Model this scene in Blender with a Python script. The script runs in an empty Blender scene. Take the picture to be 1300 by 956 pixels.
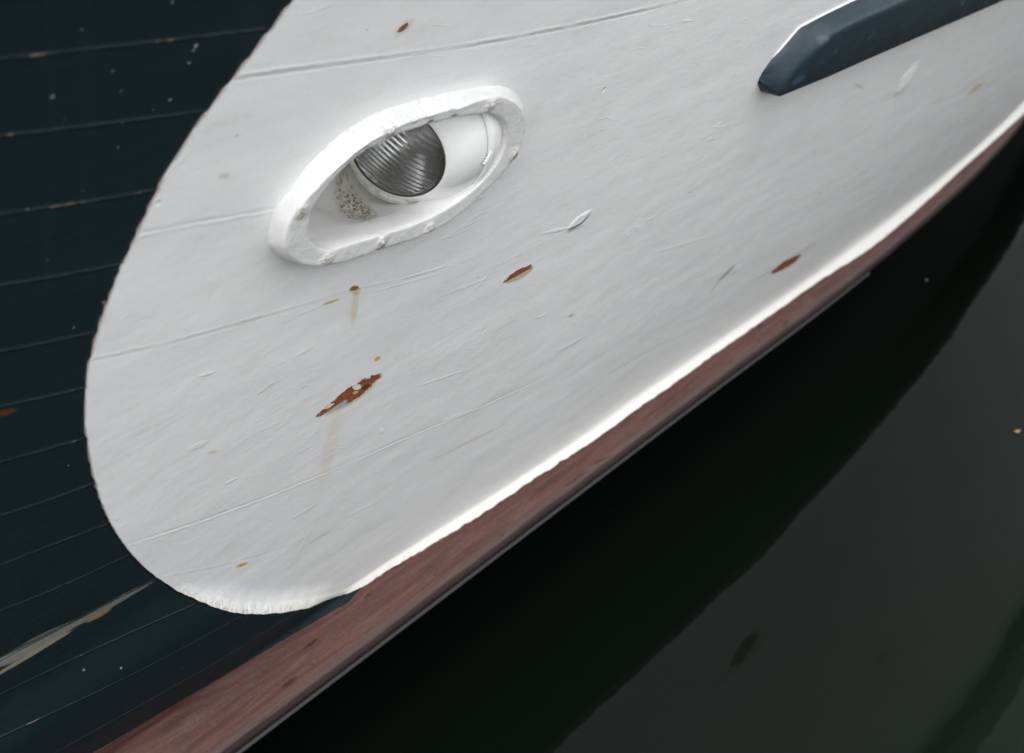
import bpy, bmesh, math, random
import numpy as np
from mathutils import Vector
from mathutils.bvhtree import BVHTree
from mathutils.geometry import delaunay_2d_cdt
R = math.radians
rng = np.random.default_rng(7)
S = bpy.context.scene
COL = S.collection

# ------------------------------------------------------------------ camera
CAM = np.array([0.0, 0.0, 1.6]); PITCH = R(30); FPX = 1805.0
cd = bpy.data.cameras.new('camera'); cam = bpy.data.objects.new('camera', cd); COL.objects.link(cam)
cam.location = CAM; cam.rotation_euler = (R(90) - PITCH, 0, 0)
cd.sensor_width = 36; cd.lens = 50; cd.shift_y = -45 / 1300
cd.clip_start = 0.05; cd.clip_end = 600
cd.dof.use_dof = True; cd.dof.focus_distance = 1.62; cd.dof.aperture_fstop = 5.6
S.camera = cam

# ------------------------------------------------------------------ sky, sun, exposure
SUN_EL = R(68)
w = bpy.data.worlds.new('World'); S.world = w; w.use_nodes = True
nt = w.node_tree; bg = nt.nodes['Background']
sky = nt.nodes.new('ShaderNodeTexSky'); sky.sky_type = 'NISHITA'; sky.sun_disc = False
sky.sun_elevation = SUN_EL; sky.sun_rotation = R(230); sky.dust_density = 6; sky.ozone_density = 1.0; sky.air_density = 1.0
hs = nt.nodes.new('ShaderNodeHueSaturation'); hs.inputs['Saturation'].default_value = 0.11
nt.links.new(sky.outputs[0], hs.inputs['Color']); nt.links.new(hs.outputs[0], bg.inputs['Color'])
bg.inputs['Strength'].default_value = 0.15
sl = bpy.data.lights.new('sun', 'SUN'); sl.energy = 1.5; sl.angle = R(60); sl.color = (1, 0.97, 0.93)
so = bpy.data.objects.new('sun', sl); COL.objects.link(so)
# light comes from above, from the camera's left and a little behind it
sdir = Vector((-math.cos(SUN_EL) * math.sin(R(50)), -math.cos(SUN_EL) * math.cos(R(50)), math.sin(SUN_EL)))
so.rotation_euler = sdir.to_track_quat('Z', 'Y').to_euler()
S.view_settings.view_transform = 'Standard'; S.view_settings.look = 'None'
S.view_settings.gamma = 1; S.view_settings.exposure = 1.93; S.view_settings.use_curve_mapping = False

# ------------------------------------------------------------------ the hull's shape, in boat coordinates
# t runs aft along the hull, z is height above the water, o is outward from the planking
P0 = np.array([0.11, 1.907]); U = np.array([0.634, 0.7733]); N = np.array([0.7733, -0.634])
def sm(a, b, x):
    x = np.clip((x - a) / (b - a), 0, 1); return x * x * (3 - 2 * x)
def qb(t):
    return -0.051 * np.maximum(0, t - 0.6) ** 2 / (1 + 0.02 * np.maximum(0, t - 0.6)) - 0.16 * np.maximum(0, -t - 1.25) ** 2
def smax(a, b, k):
    h = np.clip(0.5 + 0.5 * (a - b) / k, 0, 1); return b + (a - b) * h + k * h * (1 - h)
def RZ(t):   # the rail's own sheer
    return .016 - .042 * sm(.3, 2.3, t) - .008 * sm(1.3, 2.2, t)
def G(t, z):
    x = np.maximum(z, .1) - .3; uu = np.clip(t - .2, 0, 2.6); hull = -0.034 - .017 * sm(.1, -.5, t) + .018 * uu + .0075 * uu ** 2 + (0.40 + .165 * sm(-.3, 1.3, t)) * x - 0.08 * x ** 2
    rail = -0.012 - (z - RZ(t) - 0.222) * 1.25
    return smax(hull, rail, 0.014)
def W(t, z, o=0.0):
    """boat coordinates -> world points, o measured from the planking surface"""
    t = np.asarray(t, float); z = np.asarray(z, float)
    q = qb(t) + G(t, z) + o
    return np.stack([P0[0] + U[0] * t + N[0] * q, P0[1] + U[1] * t + N[1] * q, z + 0 * q], -1)
def WA(t, z, q):
    """same, with the outward distance measured from the rail's outer edge"""
    t = np.asarray(t, float); q = qb(t) + q
    return np.stack([P0[0] + U[0] * t + N[0] * q, P0[1] + U[1] * t + N[1] * q, z + 0 * q], -1)
FW = np.array([0, math.cos(PITCH), -math.sin(PITCH)]); UPV = np.array([0, math.sin(PITCH), math.cos(PITCH)]); RT = np.array([1.0, 0, 0])
def rays(p):
    p = np.asarray(p, float).reshape(-1, 2)
    return FW + RT * ((p[:, 0] - 650) / FPX)[:, None] + UPV * ((433 - p[:, 1]) / FPX)[:, None]
def cast(p, e=0.0):
    """where a sight line meets the planking: returns (t, z)"""
    d = rays(p); n = len(d)
    def F(l):
        x = CAM + d * l[:, None]; r = x[:, :2] - P0
        t = r @ U; q = r @ N
        return q - (qb(t) + G(t, x[:, 2]) + e), t, x[:, 2]
    lo = np.full(n, 0.4); hi = np.full(n, 9.0); found = np.zeros(n, bool); prev = lo.copy()
    for l in np.linspace(0.4, 9, 500):
        L = np.full(n, l); f = F(L)[0]
        new = (f < 0) & ~found
        hi[new] = l; lo[new] = prev[new]; found |= new; prev = L
    for _ in range(40):
        m = (lo + hi) / 2; f = F(m)[0]; lo = np.where(f > 0, m, lo); hi = np.where(f > 0, hi, m)
    _, t, z = F(hi)
    return np.stack([t, z], -1)

def chaikin(p, n=3, closed=False):
    p = np.asarray(p, float)
    for _ in range(n):
        q = np.roll(p, -1, 0) if closed else p[1:]; a = p if closed else p[:-1]
        r = np.empty((len(a) * 2, p.shape[1])); r[0::2] = a * .75 + q * .25; r[1::2] = a * .25 + q * .75
        p = r if closed else np.vstack([p[:1], r, p[-1:]])
    return p
def resample(p, step=None, n=None, closed=False):
    p = np.asarray(p, float)
    if closed: p = np.vstack([p, p[:1]])
    s = np.r_[0, np.cumsum(np.linalg.norm(np.diff(p, axis=0), axis=1))]
    if n is None: n = max(2, int(s[-1] / step))
    x = np.linspace(0, s[-1], n, endpoint=not closed)
    return np.stack([np.interp(x, s, p[:, k]) for k in range(p.shape[1])], -1)
def seg_dist(P, L, closed=False):
    P = np.asarray(P, float); best = np.full(len(P), 1e9)
    A = L; B = np.roll(L, -1, 0)
    if not closed: A, B = L[:-1], L[1:]
    for a, b in zip(A, B):
        ab = b - a; t = np.clip(((P - a) @ ab) / max(ab @ ab, 1e-12), 0, 1)
        best = np.minimum(best, np.linalg.norm(P - a - t[:, None] * ab, axis=1))
    return best
def inside(P, L):
    c = np.zeros(len(P), bool); x, y = P[:, 0], P[:, 1]
    for a, b in zip(L, np.roll(L, -1, 0)):
        m = (a[1] > y) != (b[1] > y)
        if abs(b[1] - a[1]) > 1e-12: c ^= m & (x < (b[0] - a[0]) * (y - a[1]) / (b[1] - a[1]) + a[0])
    return c

# ------------------------------------------------------------------ mesh helpers
def mesh(name, verts, faces, mat, parent=None, uv=None, smooth=True, attrs=None):
    me = bpy.data.meshes.new(name)
    me.from_pydata(np.asarray(verts).tolist(), [], [tuple(int(i) for i in f) for f in faces])
    me.update()
    if smooth: me.polygons.foreach_set('use_smooth', [True] * len(me.polygons))
    if uv is not None:
        l = me.uv_layers.new(name='UVMap'); vi = np.empty(len(me.loops), int); me.loops.foreach_get('vertex_index', vi)
        l.data.foreach_set('uv', np.asarray(uv, float)[vi].ravel())
    for k, v in (attrs or {}).items():
        a = me.attributes.new(k, 'FLOAT', 'POINT'); a.data.foreach_set('value', np.asarray(v, float))
    if mat: me.materials.append(mat)
    o = bpy.data.objects.new(name, me); COL.objects.link(o)
    if parent: o.parent = parent
    return o
def grid_faces(nu, nv, closed=False, off=0):
    f = []
    for i in range(nu - 1):
        for j in range(nv if closed else nv - 1):
            k = (j + 1) % nv
            f.append((off + i * nv + j, off + i * nv + k, off + (i + 1) * nv + k, off + (i + 1) * nv + j))
    return f

# ------------------------------------------------------------------ material helper
class NB:
    def __init__(s, name):
        s.m = bpy.data.materials.new(name); s.m.use_nodes = True; s.t = s.m.node_tree
        s.b = s.t.nodes['Principled BSDF']; s.uvn = None
    def n(s, typ, **kw):
        x = s.t.nodes.new(typ)
        for k, v in kw.items(): setattr(x, k, v)
        return x
    def put(s, sock, v):
        if hasattr(v, 'links') or isinstance(v, bpy.types.NodeSocket): s.t.links.new(v, sock)
        else: sock.default_value = v
    def M(s, op, a, b=0.0, c=None):
        x = s.n('ShaderNodeMath', operation=op); s.put(x.inputs[0], a); s.put(x.inputs[1], b)
        if c is not None: s.put(x.inputs[2], c)
        return x.outputs[0]
    def uv(s):
        if s.uvn is None: s.uvn = s.n('ShaderNodeUVMap').outputs[0]
        return s.uvn
    def sep(s, v):
        x = s.n('ShaderNodeSeparateXYZ'); s.put(x.inputs[0], v); return x.outputs
    def mapv(s, v, scale=(1, 1, 1), rot=0.0, loc=(0, 0, 0)):
        x = s.n('ShaderNodeMapping'); s.put(x.inputs[0], v); x.inputs['Scale'].default_value = scale
        x.inputs['Rotation'].default_value = (0, 0, rot); x.inputs['Location'].default_value = loc; return x.outputs[0]
    def noise(s, v, scale, detail=3, rough=.55, dist=0.0):
        x = s.n('ShaderNodeTexNoise'); s.put(x.inputs['Vector'], v); x.inputs['Scale'].default_value = scale
        x.inputs['Detail'].default_value = detail; x.inputs['Roughness'].default_value = rough; x.inputs['Distortion'].default_value = dist
        return x.outputs[0]
    def voro(s, v, scale):
        x = s.n('ShaderNodeTexVoronoi'); s.put(x.inputs['Vector'], v); x.inputs['Scale'].default_value = scale; return x.outputs
    def ss(s, v, a, b):
        x = s.n('ShaderNodeMapRange', interpolation_type='SMOOTHSTEP'); s.put(x.inputs[0], v)
        x.inputs[1].default_value = a; x.inputs[2].default_value = b; return x.outputs[0]
    def mr(s, v, a, b, c, d):
        x = s.n('ShaderNodeMapRange'); s.put(x.inputs[0], v)
        for i, k in enumerate((a, b, c, d)): x.inputs[i + 1].default_value = k
        return x.outputs[0]
    def mix(s, f, a, b):
        x = s.n('ShaderNodeMix', data_type='RGBA'); s.put(x.inputs[0], f)
        for i, v in ((6, a), (7, b)):
            if isinstance(v, tuple) and len(v) == 3: v = (*v, 1)
            s.put(x.inputs[i], v)
        return x.outputs[2]
    def attr(s, name): return s.n('ShaderNodeAttribute', attribute_name=name).outputs['Fac']
    def bump(s, h, dist, strength=1.0):
        x = s.n('ShaderNodeBump'); s.put(x.inputs['Height'], h); x.inputs['Distance'].default_value = dist
        x.inputs['Strength'].default_value = strength
        return x
    def blob(s, p1, p2, width, warp, wa=.35, edge=.25, e=0.0, cf=None):
        """mask of a spindle-shaped mark on the hull between two points, width in pixels of the photo"""
        cf = cf or (lambda q: cast(q, e)); a, b = cf([p1, p2]); mid = (np.array(p1, float) + p2) / 2
        pn = np.array([-(p2[1] - p1[1]), p2[0] - p1[0]], float); pn /= np.linalg.norm(pn) + 1e-9
        c1, c2 = cf([mid - pn * width / 2, mid + pn * width / 2])
        c = (a + b) / 2; M_ = np.linalg.inv(np.stack([(b - a) / 2, (c2 - c1) / 2], 1))
        x = s.n('ShaderNodeVectorMath', operation='SUBTRACT'); s.put(x.inputs[0], s.uv()); x.inputs[1].default_value = (c[0], c[1], 0)
        def dot(v):
            y = s.n('ShaderNodeVectorMath', operation='DOT_PRODUCT'); s.put(y.inputs[0], x.outputs[0]); y.inputs[1].default_value = (v[0], v[1], 0)
            return y.outputs['Value']
        lx, ly = dot(M_[0]), dot(M_[1])
        r = s.M('ADD', s.M('POWER', s.M('ABSOLUTE', lx), 1.5), s.M('MULTIPLY', ly, ly))
        r = s.M('ADD', r, s.M('MULTIPLY', s.M('SUBTRACT', warp, .5), wa * 2))
        return s.ss(r, 1.0 + edge, 1.0 - edge), lx, ly

# ------------------------------------------------------------------ outlines read off the boat
PATCH_LEFT = [(420, -62), (372, 0), (340, 42), (300, 95), (262, 142), (228, 192), (200, 240), (178, 290), (155, 337), (138, 380), (123, 424),
              (112, 468), (107, 510), (109, 550), (114, 585), (122, 620), (135, 655), (155, 690), (182, 720), (215, 745), (255, 763), (300, 773),
              (345, 771), (395, 763), (440, 753)]
RAIL_TOP = [(462, 742), (504, 716), (560, 683), (600, 659), (639, 633), (700, 593), (760, 553), (820, 510), (885, 464), (950, 418), (1000, 384),
            (1051, 348), (1106, 314), (1162, 268), (1217, 217), (1260, 180), (1300, 143)]
pl = resample(chaikin(PATCH_LEFT, 3), step=4); 
for yy in (36, 141, 241, 335, 421, 492, 557, 614):
    pl[:, 0] += 1.3 * np.exp(-((pl[:, 1] - yy) / 3.0) ** 2) * (pl[:, 0] < 400)
pl_tz = cast(pl)
rt = resample(chaikin(RAIL_TOP, 3), step=4); RTx = rt[:, 0]; rt_tz = cast(rt)
# wobble of the hand-cut paint edge
def wob(n, a, k): 
    x = rng.normal(0, 1, n + 60); x = np.convolve(x, np.ones(k) / k, 'same')[30:30 + n]; return a * x * math.sqrt(k)
rt_tz[:, 1] += (wob(len(rt_tz), 0.0005, 2) + wob(len(rt_tz), 0.0006, 11)) * np.interp(RTx, [460, 900, 1300], [1, .7, .25])
pl_tz[:, 0] += wob(len(pl_tz), 0.00012, 5)
pl_tz[:, 1] += wob(len(pl_tz), 0.0007, 2) * sm(700, 745, pl[:, 1])
zr = rt_tz[-1, 1]
SHEER = 1.50
print('top', cast([(420, -62), (372, 0), (0, 0), (-60, 2)]))
l_all = np.vstack([cast(resample([(60, 990), (150, 937), (270, 866), (360, 812), (440, 765)], n=30)), rt_tz])
def zL(t): return np.minimum(np.interp(t, l_all[:, 0], l_all[:, 1]), .325)
print('L', [tuple(np.round(x, 3)) for x in l_all[::22]], 'bottom o=0', np.round(cast([(420, 862), (504, 795), (639, 691), (735, 626), (931, 481), (1106, 338)]), 3))
top_t = pl_tz[0, 0] + (SHEER - pl_tz[0, 1]) * (pl_tz[0, 0] - pl_tz[12, 0]) / (pl_tz[0, 1] - pl_tz[12, 1])
outer = np.vstack([pl_tz, rt_tz, [(3.0, zr), (4.0, zr), (6.0, zr), (6.0, 0.8), (6.0, SHEER)], [(x, SHEER) for x in np.arange(5.6, top_t + .2, -.4)], [(top_t, SHEER)]])
OUT_EDGE = np.vstack([pl_tz, rt_tz])
lipw_c = cast([(300, 777)])[0]
def G2(P):
    """planking with the filled lip under the forward end of the white panel"""
    d = seg_dist(P, OUT_EDGE); ins = inside(P, outer); d = np.where(ins, d, -d)
    near = np.exp(-((np.maximum(0, P[:, 0] - lipw_c[0]) / 0.27) ** 4)) * sm(lipw_c[1] + .15, lipw_c[1] + .04, P[:, 1]) * sm(0, .08, P[:, 1] - zL(P[:, 0]))
    h = 0.017 * np.clip(1 - d / 0.034, 0, 1) ** 2 * near
    return G(P[:, 0], P[:, 1]) + h, d
def Z1(p, s=3.514): return [(330 + a / s, 80 + b / s) for a, b in p]
F_OUT = Z1([(116, 790), (136, 705), (175, 640), (240, 578), (330, 485), (430, 398), (540, 322), (640, 272), (760, 235), (900, 198), (1010, 160),
            (1090, 150), (1150, 180), (1185, 240), (1188, 320), (1155, 405), (1065, 515), (955, 622), (850, 712), (700, 782), (500, 842), (380, 885), (250, 908), (175, 893), (125, 850)])
F_IN = Z1([(213, 740), (222, 665), (262, 600), (320, 530), (370, 470), (450, 400), (560, 342), (700, 287), (850, 247), (960, 228), (1035, 226), (1085, 252),
           (1102, 295), (1098, 355), (1068, 432), (1000, 520), (905, 602), (800, 668), (700, 715), (550, 762), (400, 805), (310, 838), (255, 825), (220, 785)])
O_OUT = Z1([(50, 790), (62, 735), (100, 640), (165, 490), (265, 370), (400, 258), (560, 186), (700, 146), (850, 115), (1000, 92), (1105, 88), (1178, 130),
            (1205, 215), (1200, 310), (1165, 410), (1075, 525), (962, 632), (858, 722), (705, 795), (505, 856), (385, 898), (250, 925), (160, 905), (90, 855)])
RIM_H = 0.023
NR = 260
def polar(loop_tz, c):
    l = resample(chaikin(loop_tz, 2, True), n=900, closed=True)
    a = np.unwrap(np.arctan2((l - c)[:, 1], (l - c)[:, 0])); r = np.linalg.norm(l - c, axis=1)
    a = a % (2 * np.pi); i = np.argsort(a)
    th = np.linspace(0, 2 * np.pi, NR, endpoint=False)
    rr = np.interp(th, np.r_[a[i] - 2 * np.pi, a[i], a[i] + 2 * np.pi], np.r_[r[i], r[i], r[i]])
    return th, rr
fo = cast(F_OUT, RIM_H); fi = cast(F_IN, RIM_H * .93); oo = cast(O_OUT, 0.0)
EC = fi.mean(0)
th, r_fo = polar(fo, EC); _, r_fi = polar(fi, EC); _, r_oo = polar(oo, EC)
r_fo = r_fo + .0015
r_oo = np.maximum(r_oo, r_fo + 0.0025)
circ = np.stack([np.cos(th), np.sin(th)], -1)
HOLE = EC + circ * ((r_fo * .5 + r_fi * .5))[:, None]

# ------------------------------------------------------------------ seams between planks
BLUE_SEAMS = [[(-60, 2), (120, -12)], [(0, 75), (40, 71), (200, 53), (345, 36)], [(0, 173), (150, 155), (262, 141)], [(0, 272), (100, 258), (200, 241)],
              [(0, 362), (80, 350), (155, 335)], [(0, 446), (60, 435), (124, 421)], [(0, 516), (55, 505), (108, 492)],
              [(0, 587), (50, 573), (106, 557)], [(0, 655), (60, 636), (118, 614)], [(0, 718), (60, 694), (132, 667)],
              [(0, 776), (80, 744), (170, 702)], [(0, 838), (90, 790), (190, 738)], [(32, 866), (120, 822), (235, 766)],
              [(120, 866), (200, 826), (285, 780)], [(205, 866), (260, 836), (345, 783)]]
WHITE_SEAMS = [[(285, 103), (300, 100), (400, 86), (470, 77), (600, 59), (720, 36), (845, 8), (960, -22)], [(170, 296), (215, 287), (290, 273), (360, 262), (700, 180), (1000, 90), (1200, 20)],
               [(112, 459), (200, 441), (300, 412), (400, 385), (520, 345), (700, 280), (900, 205), (1290, 45)],
               [(160, 690), (250, 662), (330, 632), (400, 605), (500, 560), (600, 520), (700, 475), (800, 425), (1000, 310), (1290, 130)],
               [(200, 735), (300, 715), (400, 680), (500, 640), (600, 596)]]
WHITE_EXT = [(290, 860, .75), (150, 380, .42), (100, 430, .3), (160, 700, .42), (180, 420, .15)]
def seam_attr(P, seams, ext=None):
    best = np.full(len(P), 1.0); sg = np.ones(len(P)); st = np.ones(len(P))
    for k, sline in enumerate(seams):
        l = cast(resample(chaikin(sline, 2), n=14)); o = np.argsort(l[:, 0]); l = l[o]
        sl0 = (l[4, 1] - l[0, 1]) / (l[4, 0] - l[0, 0]); sl1 = (l[-1, 1] - l[-5, 1]) / (l[-1, 0] - l[-5, 0])
        zz = np.interp(P[:, 0], l[:, 0], l[:, 1])
        zz = np.where(P[:, 0] < l[0, 0], l[0, 1] + sl0 * (P[:, 0] - l[0, 0]), zz)
        zz = np.where(P[:, 0] > l[-1, 0], l[-1, 1] + np.clip(sl1, -.2, .2) * (P[:, 0] - l[-1, 0]), zz)
        d = (P[:, 1] - zz); m = np.abs(d) < np.abs(best); best = np.where(m, d, best)
        if ext:
            x0, x1, kk = ext[k]; pp = np.array(sline, float); ya, yb = np.interp([x0, x1], pp[:, 0], pp[:, 1])
            (ta, _), (tb, _) = cast([(x0, ya), (x1, yb)]); st = np.where(m, kk * sm(ta - .03, ta + .03, P[:, 0]) * sm(tb + .12, tb - .12, P[:, 0]), st)
        sg = np.where(m, (-1) ** k, sg)
    return (best * sg, st) if ext else best * sg

# ------------------------------------------------------------------ materials
def mat_white():
    b = NB('white_paint'); uv = b.uv(); W1 = b.noise(uv, 170, 3, .6); W2 = b.noise(uv, 55, 3, .6); WR = b.noise(b.mapv(uv, (30, 90, 1), .25), 1, 3, .65)
    col = b.mix(b.ss(b.noise(b.mapv(uv, (2, 9, 1), -.1), 2.4, 4, .6), .3, .75), (.775, .78, .775), (.825, .827, .82))
    mott = b.noise(b.mapv(uv, (1, 2.5, 1)), 14, 4, .65)
    col = b.mix(b.M('MULTIPLY', b.ss(mott, .52, .78), .35), col, (.66, .66, .635))
    gr = b.noise(b.mapv(uv, (5, 16, 1), .25), 1.6, 5, .68, .6); col = b.mix(b.M('MULTIPLY', b.ss(gr, .56, .74), .30), col, (.60, .59, .56))
    col = b.mix(b.M('MULTIPLY', b.ss(W1, .40, .75), .10), col, (.60, .60, .585))
    hl = []   # height contributions
    # faint brush strokes, swells of the old planks, small nicks
    br = b.noise(b.mapv(uv, (14, 150, 1), .12), 1.0, 3, .6)
    hl.append((br, .00020)); hl.append((b.noise(b.mapv(uv, (2.5, 11, 1), -.12), 1, 2, .5), .0016)); hl.append((W1, .00018))
    hl.append((b.noise(uv, 26, 3, .6), .0009))
    ridg = b.ss(b.M('ABSOLUTE', b.M('SUBTRACT', b.noise(b.mapv(uv, (6, 42, 1), .28), 1, 1.5, .5, .4), .5)), .012, .0)
    ridg = b.M('MULTIPLY', ridg, b.ss(b.noise(uv, 9, 2), .56, .64)); hl.append((ridg, .0003))
    nick = b.voro(uv, 20); nd = b.M('MULTIPLY', b.ss(b.M('ADD', nick[0], b.M('MULTIPLY', W1, .08)), .115, .06), b.ss(b.sep(nick[1])[0], .80, .84))
    hl.append((nd, -.0010))
    spk = b.voro(uv, 33); sp = b.M('MULTIPLY', b.ss(b.M('ADD', spk[0], b.M('MULTIPLY', W1, .05)), .085, .05), b.ss(b.sep(spk[1])[1], .90, .93))
    col = b.mix(b.M('MULTIPLY', sp, .75), col, (.18, .16, .12))
    # plank seams
    sd = b.M('ADD', b.attr('seam'), b.M('MULTIPLY', b.M('SUBTRACT', W2, .5), .003)); ad = b.M('ABSOLUTE', sd)
    sv = b.ss(b.noise(b.mapv(uv, (6, 0.1, 1)), 1.6, 3, .6), .38, .60)
    sv = b.M('MULTIPLY', b.M('ADD', .28, b.M('MULTIPLY', sv, .72)), b.attr('seamk'))
    seam = b.M('MULTIPLY', b.ss(ad, .0013, .0003), sv)
    col = b.mix(b.M('MULTIPLY', seam, .36), col, (.13, .13, .12))
    hl.append((b.M('MULTIPLY', b.ss(ad, .0028, .0002), sv), -.0006)); hl.append((b.M('MULTIPLY', b.ss(b.M('ABSOLUTE', b.M('SUBTRACT', sd, .004)), .003, 0), sv), .0006))
    # step from one plank to the next
    # thick worn paint along the panel's edge
    ed = b.M('ADD', b.attr('edge'), b.M('MULTIPLY', b.M('SUBTRACT', W2, .5), .008))
    rough_edge = b.M('MULTIPLY', b.ss(ed, .014, .003), b.attr('low'))
    hl.append((b.M('MULTIPLY', rough_edge, b.noise(uv, 110, 4, .7)), .0050))
    col = b.mix(b.M('MULTIPLY', rough_edge, .9), col, (.86, .85, .81))
    flk = b.M('MULTIPLY', rough_edge, b.ss(b.noise(uv, 75, 5, .75), .50, .62)); col = b.mix(b.M('MULTIPLY', flk, .8), col, (.52, .49, .42))
    cream = b.M('MULTIPLY', b.ss(ed, .030, .012), b.ss(b.sep(uv)[1], .42, .34)); col = b.mix(cream, col, (.74, .725, .68))
    dirt = b.M('MULTIPLY', b.ss(b.attr('edge'), .0011, .0003), b.ss(b.noise(uv, 40, 3), .35, .55))
    col = b.mix(b.M('MULTIPLY', dirt, .38), col, (.25, .13, .08))
    # stains, drips and chips, plus a shadow put in as colour
    def stain_or_shade(p1, p2, wd, c, k, wa=.35, edge=.4):
        nonlocal col
        m, _, _ = b.blob(p1, p2, wd, W2, wa, edge); col = b.mix(b.M('MULTIPLY', m, k), col, c); return m
    stain_or_shade((428, 522), (408, 612), 17, (.68, .58, .36), .34, .3, .7)
    stain_or_shade((452, 364), (446, 412), 9, (.64, .50, .24), .5, .3, .7)
    stain_or_shade((449, 362), (450, 374), 14, (.55, .42, .18), .6, .4, .5)
    stain_or_shade((443, 367), (454, 364), 6, (.20, .09, .03), .9)
    stain_or_shade((407, 387), (430, 379), 3.2, (.50, .34, .12), .8, .5)
    stain_or_shade((474, 458), (482, 452), 5, (.62, .36, .06), .9)
    stain_or_shade((299, 719), (313, 714), 4, (.58, .36, .06), .9)
    stain_or_shade((276, 224), (290, 222), 8, (.55, .48, .30), .5)
    stain_or_shade((912, 356), (932, 336), 3.5, (.36, .33, .24), .8, .6)
    stain_or_shade((900, 372), (914, 354), 2, (.50, .46, .33), .6, .6)
    stain_or_shade((1228, 120), (1248, 104), 5, (.60, .46, .20), .7)
    stain_or_shade((1120, 300), (1151, 285), 5, (.60, .52, .38), .6)
    stain_or_shade((1146, 289), (1152, 285), 4, (.16, .09, .05), .9)
    stain_or_shade((1083, 106), (1096, 112), 3, (.55, .46, .28), .6)
    stain_or_shade((452, 364), (452, 365), 3, (.1, .05, .03), .9)
    stain_or_shade((500, 46), (524, 24), 13, (.66, .60, .50), .6)
    stain_or_shade((720, 402), (728, 399), 3, (.3, .26, .2), .6)
    stain_or_shade((390, 690), (420, 672), 2.5, (.60, .54, .42), .6, .6)
    stain_or_shade((545, 585), (640, 538), 3, (.55, .50, .42), .5, .9)
    stain_or_shade((760, 480), (850, 430), 2.5, (.58, .53, .45), .45, .9)
    stain_or_shade((262, 575), (275, 572), 3, (.60, .48, .24), .6)
    def raised(p1, p2, wd, h, wa=.3):
        m, _, _ = b.blob(p1, p2, wd, WR, wa, .6); hl.append((m, h)); return m
    for p1, p2, wd, h in [((512, 353), (568, 337), 3.5, .0012), ((706, 447), (744, 425), 3.2, .0012), ((532, 489), (592, 469), 3, .0009), ((480, 368), (560, 346), 3, .0006),
                          ((722, 290), (747, 269), 10, .0090), ((690, 296), (724, 288), 5, .0015), ((480, 545), (486, 548), 8, .0012), ((560, 375), (620, 352), 4, .0007),
                          ((1136, 119), (1163, 82), 12, .0055), ((680, 404), (690, 399), 4, .0012), ((560, 535), (600, 520), 5, .0010), ((622, 345), (600, 370), 3, .0007),
                          ((240, 570), (262, 560), 8, .0008), ((253, 477), (270, 472), 5, .0012), ((325, 500), (345, 485), 5, .0008), ((285, 614), (300, 606), 4, .0012),
                          ((930, 345), (940, 338), 7, .0010), ((830, 320), (900, 300), 4, .0006), ((500, 355), (440, 368), 4, .0005), ((700, 555), (760, 520), 4, .0006),
                          ((370, 658), (400, 640), 4, .0008), ((376, 705), (396, 668), 5, .0006), ((440, 655), (470, 640), 5, .0006), ((958, 352), (978, 344), 3, .0012)]:
        raised(p1, p2, wd * .85, h * .36)
    fl, _, _ = b.blob((1138, 117), (1163, 82), 11, W2, .4, .3); col = b.mix(fl, col, (.93, .93, .90))
    stain_or_shade((716, 296), (740, 286), 3, (.42, .42, .40), .6, .5)  # grey shadow beneath the raised flake, painted into the colour
    # larger chips down to red-brown primer
    def chip(p1, p2, wd, deep=.0016):
        nonlocal col
        n1 = b.noise(uv, 95, 5, .72)
        m, lx, ly = b.blob(p1, p2, wd, n1, 1.05, .06); halo, _, _ = b.blob(p1, p2, wd * 1.45, n1, .35, .3)
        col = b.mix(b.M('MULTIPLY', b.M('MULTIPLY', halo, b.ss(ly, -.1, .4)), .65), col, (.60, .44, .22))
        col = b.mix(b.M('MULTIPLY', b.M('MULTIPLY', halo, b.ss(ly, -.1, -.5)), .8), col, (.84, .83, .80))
        prim = b.mix(b.ss(b.noise(b.mapv(uv, (1, 1.5, 1)), 210, 4, .7), .38, .62), (.15, .045, .022), (.38, .13, .06))
        col = b.mix(m, col, prim); hl.append((m, -deep)); return m, lx, ly
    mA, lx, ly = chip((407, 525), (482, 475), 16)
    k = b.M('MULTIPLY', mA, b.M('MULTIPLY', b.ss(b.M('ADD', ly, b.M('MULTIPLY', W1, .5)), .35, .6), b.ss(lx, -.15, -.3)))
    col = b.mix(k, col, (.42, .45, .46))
    m2, _, _ = b.blob((446, 492), (458, 490), 8, W1, .5, .2); col = b.mix(m2, col, (.74, .73, .66)); hl.append((m2, .0016))
    m2, _, _ = b.blob((447, 499), (454, 496), 4, W1, .5, .2); col = b.mix(m2, col, (.60, .40, .14))
    m2, _, _ = b.blob((458, 493), (468, 488), 4, W1, .5, .2); col = b.mix(m2, col, (.07, .045, .02))
    m2, _, _ = b.blob((409, 519), (423, 512), 4, W1, .5, .2); col = b.mix(m2, col, (.78, .70, .55)); hl.append((m2, .001))
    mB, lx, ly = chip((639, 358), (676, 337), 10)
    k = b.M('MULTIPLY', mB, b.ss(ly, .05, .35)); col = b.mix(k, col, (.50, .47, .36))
    stain_or_shade((952, 358), (1042, 303), 4, (.66, .62, .52), .7, .3, .5)
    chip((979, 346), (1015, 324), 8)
    chip((504, 40), (517, 29), 6, .001)
    # gloss
    rgh = b.mr(b.noise(b.mapv(uv, (8, 40, 1), .15), 1.5, 4, .6), .3, .7, .28, .50)
    h = None
    for sck, k in hl:
        v = b.M('MULTIPLY', sck, k); h = v if h is None else b.M('ADD', h, v)
    bp = b.bump(h, 1.0, 1.0)
    b.put(b.b.inputs['Base Color'], col); b.put(b.b.inputs['Roughness'], rgh); b.put(b.b.inputs['Normal'], bp.outputs[0])
    return b.m

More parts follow.
